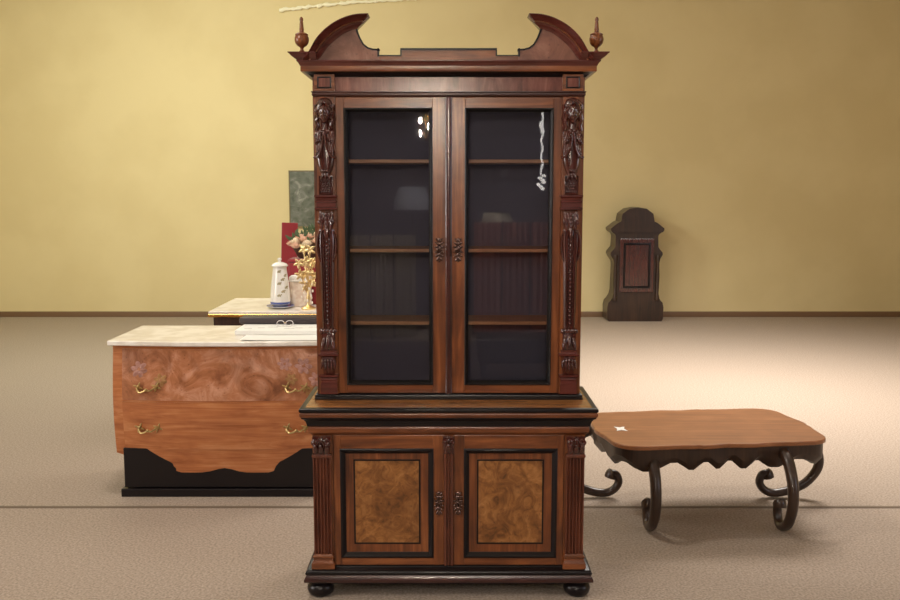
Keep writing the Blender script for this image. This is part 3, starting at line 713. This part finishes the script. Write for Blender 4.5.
MB().box(RB[0]-.154, RB[0]+.154, 3.206, 3.424, TZ+.332, TZ+.36, .008).build('lid', crimson, rb, RB, smooth=False)
bk = MB().box(-.065, .065, -.018, .018, 0, .63, .005)
bo = bk.build('velvet_panel', crimson, None, (0, 0, 0), smooth=False); bo.location = (-1.335, 3.54, TZ+.004); bo.rotation_euler = (-.02, .04, .25)
tag(bo, 'crimson velvet panel standing upright left of the rose basket', 'panel')
BK = (-1.10, 3.31, TZ+.36)
bq = thing('rose_basket', BK, 'dark basket of blush and cream roses on the crimson box', 'flowers')
m = MB().lathe([(.075, 0), (.09, .01), (.115, .07), (.122, .08), (.115, .085), (.09, .06)], BK, 24, 1.25, .75)
m.build('basket', basket_m, bq, BK)
fl = 0
for k in range(22):
    a = k*2.39996; rr_ = .155*math.sqrt((k+.5)/22); x = BK[0]+1.15*rr_*math.cos(a); y = BK[1]+.68*rr_*math.sin(a)-.02; z = BK[2]+.105+.085*(1-(rr_/.155)**2)
    m = MB(); s_ = random.uniform(.030, .038)
    m.ell((x, y, z), (s_*.55, s_*.55, s_*.6), None, 12, 8)
    for ringn, (n_, rad, tilt) in enumerate(((4, .45, .25), (5, .72, .55), (6, .95, .9))):
        for q in range(n_):
            b_ = q*2*PI/n_+ringn*.5
            Mx = Matrix.Rotation(b_, 4, 'Z') @ Matrix.Rotation(tilt, 4, 'Y')
            m.ell(Vector((x, y, z))+Vector((math.cos(b_)*rad*s_*.8, math.sin(b_)*rad*s_*.8, -.18*s_*ringn)), (s_*.14, s_*.52, s_*.56), Mx, 8, 6)
    m.build('rose', rose_m if k % 3 else rose_c, bq, BK)
m = MB()
for k in range(40):
    a = k*2.39996; r = .15*math.sqrt((k+1)/40); x = BK[0]+1.1*r*math.cos(a); y = BK[1]+.68*r*math.sin(a)
    m.leaf((x, y, BK[2]+.09+.09*(1-(r/.17)**2)+random.uniform(0, .05)), .06, .026, .003, random.uniform(2, 4.3), .4)
m.build('leaves', leaf_m, bq, BK)

# ------------------------------------------------------------------ painting on the wall
def painting_mat():
    m, nt, b = nm('dim_landscape'); L = nt.links
    tc = nt.nodes.new('ShaderNodeTexCoord'); n = nt.nodes.new('ShaderNodeTexNoise'); n.inputs['Scale'].default_value = 7; n.inputs['Detail'].default_value = 9; n.inputs['Distortion'].default_value = 1.2
    L.new(tc.outputs['Object'], n.inputs['Vector'])
    r = ramp(nt, [(.3, (.045, .055, .032)), (.46, (.105, .115, .080)), (.58, (.145, .15, .12)), (.72, (.30, .30, .25))]); L.new(n.outputs['Fac'], r.inputs[0]); L.new(r.outputs[0], b.inputs['Base Color'])
    b.inputs['Roughness'].default_value = .4
    return m
PT = (-1.96, RYB-.02, 1.75)
pt = thing('wall_painting', (PT[0], RYB-.02, 1.30), 'dim grey-green landscape painting hanging on the yellow wall', 'painting')
PO = (PT[0], RYB-.02, 1.30)
MB().box(-2.33, -1.59, RYB-.035, RYB-.004, 1.33, 2.135).build('canvas', painting_mat(), pt, PO, smooth=False)
MB().ring(-2.338, -1.582, 1.322, 2.143, [(0, RYB-.003), (0, RYB-.040), (.012, RYB-.042), (.016, RYB-.036), (.016, RYB-.003)]).build('frame', plain('thin_brown_frame', (.20, .15, .07), .5), pt, PO)
# streak of light high on the wall, built as a pale cord
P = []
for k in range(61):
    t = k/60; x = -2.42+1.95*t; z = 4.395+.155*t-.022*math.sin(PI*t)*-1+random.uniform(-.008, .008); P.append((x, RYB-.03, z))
tag(MB().tube(P, [.020+random.uniform(-.007, .012) for _ in P], 8).build('wall_light_streak', plain('streak_cream', (.92, .88, .66), .6)), 'pale cord put there for a streak of light high on the yellow wall', 'streak')

# ------------------------------------------------------------------ carved cupboard far right
KX, KY = 2.64, 9.12
ck = thing('carved_hall_cupboard', (KX, KY, 0), 'narrow dark carved cupboard with pointed top by the far wall', 'cupboard')
KO = (KX, KY, 0)
half = [(.375, 0), (.395, .03), (.40, .20), (.385, .27), (.355, .30), (.32, .36), (.305, .42), (.295, .80), (.30, .84), (.34, .90), (.37, .955), (.365, .985), (.325, 1.03), (.305, 1.06), (.30, 1.21), (.31, 1.24), (.35, 1.27)]
MB().prism([(KX+a, b) for a, b in half]+[(KX-a, b) for a, b in half[::-1]], KY-.2, KY+.2).build('body', dark_w, ck, KO, ang=30)
top_ = [(.355, 1.27), (.375, 1.30), (.375, 1.325), (.33, 1.36), (.28, 1.40), (.235, 1.42), (.225, 1.48), (.215, 1.53), (.12, 1.60), (0, 1.62)]
MB().prism([(KX+a, b) for a, b in top_]+[(KX-a, b) for a, b in top_[-2::-1]], KY-.23, KY+.22).build('pediment', dark_w, ck, KO, ang=30)
dk = MB().box(KX-.24, KX+.24, KY-.225, KY-.20, .42, 1.18, .006).build('cupboard_door', mahog, ck, KO, smooth=False)
MB().ring(KX-.19, KX+.19, .48, 1.12, [(0, KY-.224), (0, KY-.238), (.02, KY-.240), (.03, KY-.224)]).build('door_moulding', ebony, dk, KO)
for sx in SG: MB().lathe([(.03, .30), (.036, .34), (.022, .40), (.030, .62), (.022, .84), (.036, .90), (.03, .95)], (KX+sx*.30, KY-.21, 0), 14).build('turned_column', dark_w, ck, KO)

# ------------------------------------------------------------------ low carved table at right
RT = (1.44, 1.17, 0)
rt = thing('low_carved_table', RT, 'low brown table with carved dark apron and scroll legs beside the bookcase', 'table')
def outline(off):
    P = []
    for k in range(96):
        a = 2*PI*k/96; r = 1/((abs(math.cos(a)/.615)**6+abs(math.sin(a)/.385)**6)**(1/6))
        w = 1+.018*math.cos(10*a)-.022*math.exp(-((math.sin(5*a+.4))/.10)**2)
        P.append((RT[0]+(r*w+off)*math.cos(a+.105), RT[1]+(r*w+off)*math.sin(a+.105)))
    return P
MB().prism(outline(0), .478, .502, 'xy').build('table_top', brown_top, rt, RT, bevel=.005)
m = MB(); A = outline(-.012); B = outline(-.045); n = len(A)
dz = [.375+.024*math.sin(k*2*PI/96*16)+.010*math.sin(k*2*PI/96*48) for k in range(n)]
v1 = m._v([(*A[k], .478) for k in range(n)]); v2 = m._v([(*A[k], dz[k]+.04) for k in range(n)]); v3 = m._v([(*B[k], dz[k]) for k in range(n)])
w1 = m._v([(A[k][0]*.93+RT[0]*.07, A[k][1]*.93+RT[1]*.07, .478) for k in range(n)]); w3 = m._v([(B[k][0]*.96+RT[0]*.04, B[k][1]*.96+RT[1]*.04, dz[k]) for k in range(n)])
for k in range(n):
    j = (k+1) % n
    for a, b in ((v1, v2), (v2, v3), (v3, w3), (w3, w1), (w1, v1)): m.face([a[k], a[j], b[j], b[k]])
m.build('apron', dark_w, rt, RT)
LEG = [(.52, .44), (.64, .40), (.75, .31), (.775, .20), (.71, .10), (.61, .048), (.515, .030), (.455, .050), (.425, .095), (.436, .140), (.466, .150), (.476, .126)]
for q in range(4):
    k = 1 if q % 2 else -1
    if q < 2: pts = smoothline([(RT[0]+k*a, RT[1]+.22, b) for a, b in LEG], 6)
    else: pts = smoothline([(RT[0]+k*.36, RT[1]-.62*a, b) for a, b in LEG], 6)
    nP = len(pts); MB().tube(pts, [.032-.008*min(1, i/(nP*.6))+(.012 if i > nP-8 else 0) for i in range(nP)], 12).build('scroll_leg', dark_w, rt, RT)
cd = MB().prism([(.965+.036*(1 if k % 2 else .45)*math.cos(k*PI/4)*1.2, 1.10+.065*(1 if k % 2 else .45)*math.sin(k*PI/4)) for k in range(8)], .5025, .5040, 'xy')
tag(cd.build('paper_tag', paper, None, (.965, 1.10, .5025), smooth=False), 'small white star-cut paper tag on the low brown table', 'tag')

# ------------------------------------------------------------------ behind the camera: things added for the glass to mirror
def chandelier(name, loc, label, cord, mat, arms, power, r):
    o = thing(name, loc, label, 'lamp')
    MB().tube([loc, (loc[0], loc[1], RZ)], .006, 6).build('cord', gilt, o, loc)
    m = MB().lathe([(.01, -.14), (.03, -.12), (.014, -.08), (.035, -.03), (.014, .02), (.028, .08), (.008, .14)], loc, 14); m.build('stem', gilt, o, loc)
    for k in range(arms):
        a = k*2*PI/arms; e = (loc[0]+r*math.cos(a), loc[1]+r*math.sin(a), loc[2]+(.09, -.03, .03, -.09, -.01)[k % 5])
        MB().tube(smoothline([(loc[0], loc[1], loc[2]-.05), (loc[0]+.6*r*math.cos(a), loc[1]+.6*r*math.sin(a), loc[2]-.08), e], 5), .006, 6).build('arm', gilt, o, loc)
        bl_ = MB().ell((e[0], e[1], e[2]+.03), (.012, .012, .03), None, 10, 8); bl_.build('bulb', mat, o, loc)
def emit(name, col, s):
    m, nt, b = nm(name); b.inputs['Emission Color'].default_value = (*col, 1); b.inputs['Emission Strength'].default_value = s; b.inputs['Base Color'].default_value = (*col, 1); return m
bulb_m = emit('bulb_glow', (1, .86, .68), 2700)
chandelier('mirrored_chandelier', (-.235, -4.9, 2.48), 'small gilt chandelier with glowing bulbs, added for the glass to mirror', 1, bulb_m, 5, 45, .075)
CL = (1.24, -7.9, 0)
cl = thing('reflected_strand', (CL[0], CL[1], 2.0), 'long glowing crystal strand made for the bright streak in the glass', 'lamp')  # glowing strand put here for a bright streak in the glass
MB().tube([(CL[0]-.02, CL[1], 2.86), (CL[0]-.02, CL[1], RZ)], .008, 6).build('cord', gilt, cl, (CL[0], CL[1], 2.0))
m = MB(); crys = emit('lit_crystal', (1, .97, .92), 7)
for k in range(35): m.ell((CL[0]-.02+.012*math.sin(k*.9)+.035*(k > 27)*math.sin(k*2.1), CL[1], 2.86-.029*k), (.013+.016*(k in (4, 5, 6, 7, 8))+.018*(k > 27), .014, .020), None, 8, 6)
m.build('added_glowing_strand', crys, cl, (CL[0], CL[1], 2.0))

def screen(name, x0, x1, y, h, mat, label):  # unseen pleated cloth, added for the folds reflected in the glass
    o = thing(name, ((x0+x1)/2, y, 0), label, 'screen'); n = 3; w = (x1-x0)/n
    for k in range(n):
        m = MB(); F, B = [], []; a, b = (y, y+.12) if k % 2 == 0 else (y+.12, y)
        for i in range(29):
            t = i/28; x = x0+w*(k+t); yy = a+(b-a)*t+.03*math.sin(t*30+k)+.012*math.sin(t*71)
            F.append(m._v([(x, yy, .04), (x, yy, h)])); B.append(m._v([(x, yy-.02, .04), (x, yy-.02, h)]))
        for i in range(28):
            m.face([F[i][0], F[i+1][0], F[i+1][1], F[i][1]]); m.face([B[i][0], B[i][1], B[i+1][1], B[i+1][0]])
            m.face([F[i][1], F[i+1][1], B[i+1][1], B[i][1]]); m.face([F[i][0], B[i][0], B[i+1][0], F[i+1][0]])
        for q in (0, 28): m.face([F[q][0], F[q][1], B[q][1], B[q][0]])
        m.build('mirrored_pleats', mat, o, ((x0+x1)/2, y, 0))
        MB().box(x0+w*k-.015, x0+w*k+.015, a-.012, a+.012, 0, h+.02).build('post', dark_w, o, ((x0+x1)/2, y, 0), smooth=False)
screen('mirrored_screen', .30, 1.40, -7.3, 1.45, plain('mirrored_russet_cloth', (.50, .20, .15), .85), 'russet pleated screen added for the red folds in the glass')
screen('mirrored_screen', -1.25, -.42, -7.0, 1.30, plain('mirrored_beige_cloth', (.55, .50, .42), .85), 'beige pleated screen added for the pale folds in the glass')
BN = (.66, -4.35, 0)
bn = thing('mirrored_bench', BN, 'low dark upholstered bench added for the glass to mirror', 'bench')
MB().box(.26, 1.06, -4.65, -4.15, .20, .44, .04).build('seat', black_l, bn, BN)
for x in (.32, 1.0):
    for y in (-4.59, -4.21): MB().lathe([(.016, 0), (.026, .14), (.03, .21)], (x, y, 0), 12).build('leg', dark_w, bn, BN)

rg = MB().box(-2.6, 2.6, -6.7, -4.0, 0, .012).build('reflection_rug', mottled('reflection_rug_wool', (.05, .03, .024), (.09, .05, .04), 14, .95, .3), None, (0, -5.4, 0), smooth=False)  # unseen rug, added to darken the reflected floor
tag(rg, 'dark brown rug added to darken the lower reflections in the glass', 'rug')
for o in (bn,): o.location.z = .0125
def mirrored_lamp(x, y, z, col, label):  # unlit, unseen; added for pale spots reflected in the glass
    o = thing('mirrored_lamp', (x, y, .0), label, 'lamp'); L = (x, y, 0)
    MB().lathe([(.15, 0), (.15, .02), (.03, .035), (.012, .06), (.012, z), (.004, z+.02)], (x, y, 0), 20).build('stand', dark_w, o, L)
    MB().lathe([(.25, z-.06), (.24, z+.06), (.17, z+.24), (.165, z+.24), (.235, z+.06), (.245, z-.06)], (x, y, 0), 28).build('mirrored_lamp_shade', plain('mirrored_shade_cloth', col, .8), o, L)
mirrored_lamp(.62, -7.75, 1.32, (.55, .50, .40), 'unlit floor lamp with a beige shade, added for the glass to mirror')
mirrored_lamp(-.50, -7.75, 1.66, (.50, .54, .66), 'unlit floor lamp with a pale blue shade, added for the glass to mirror')
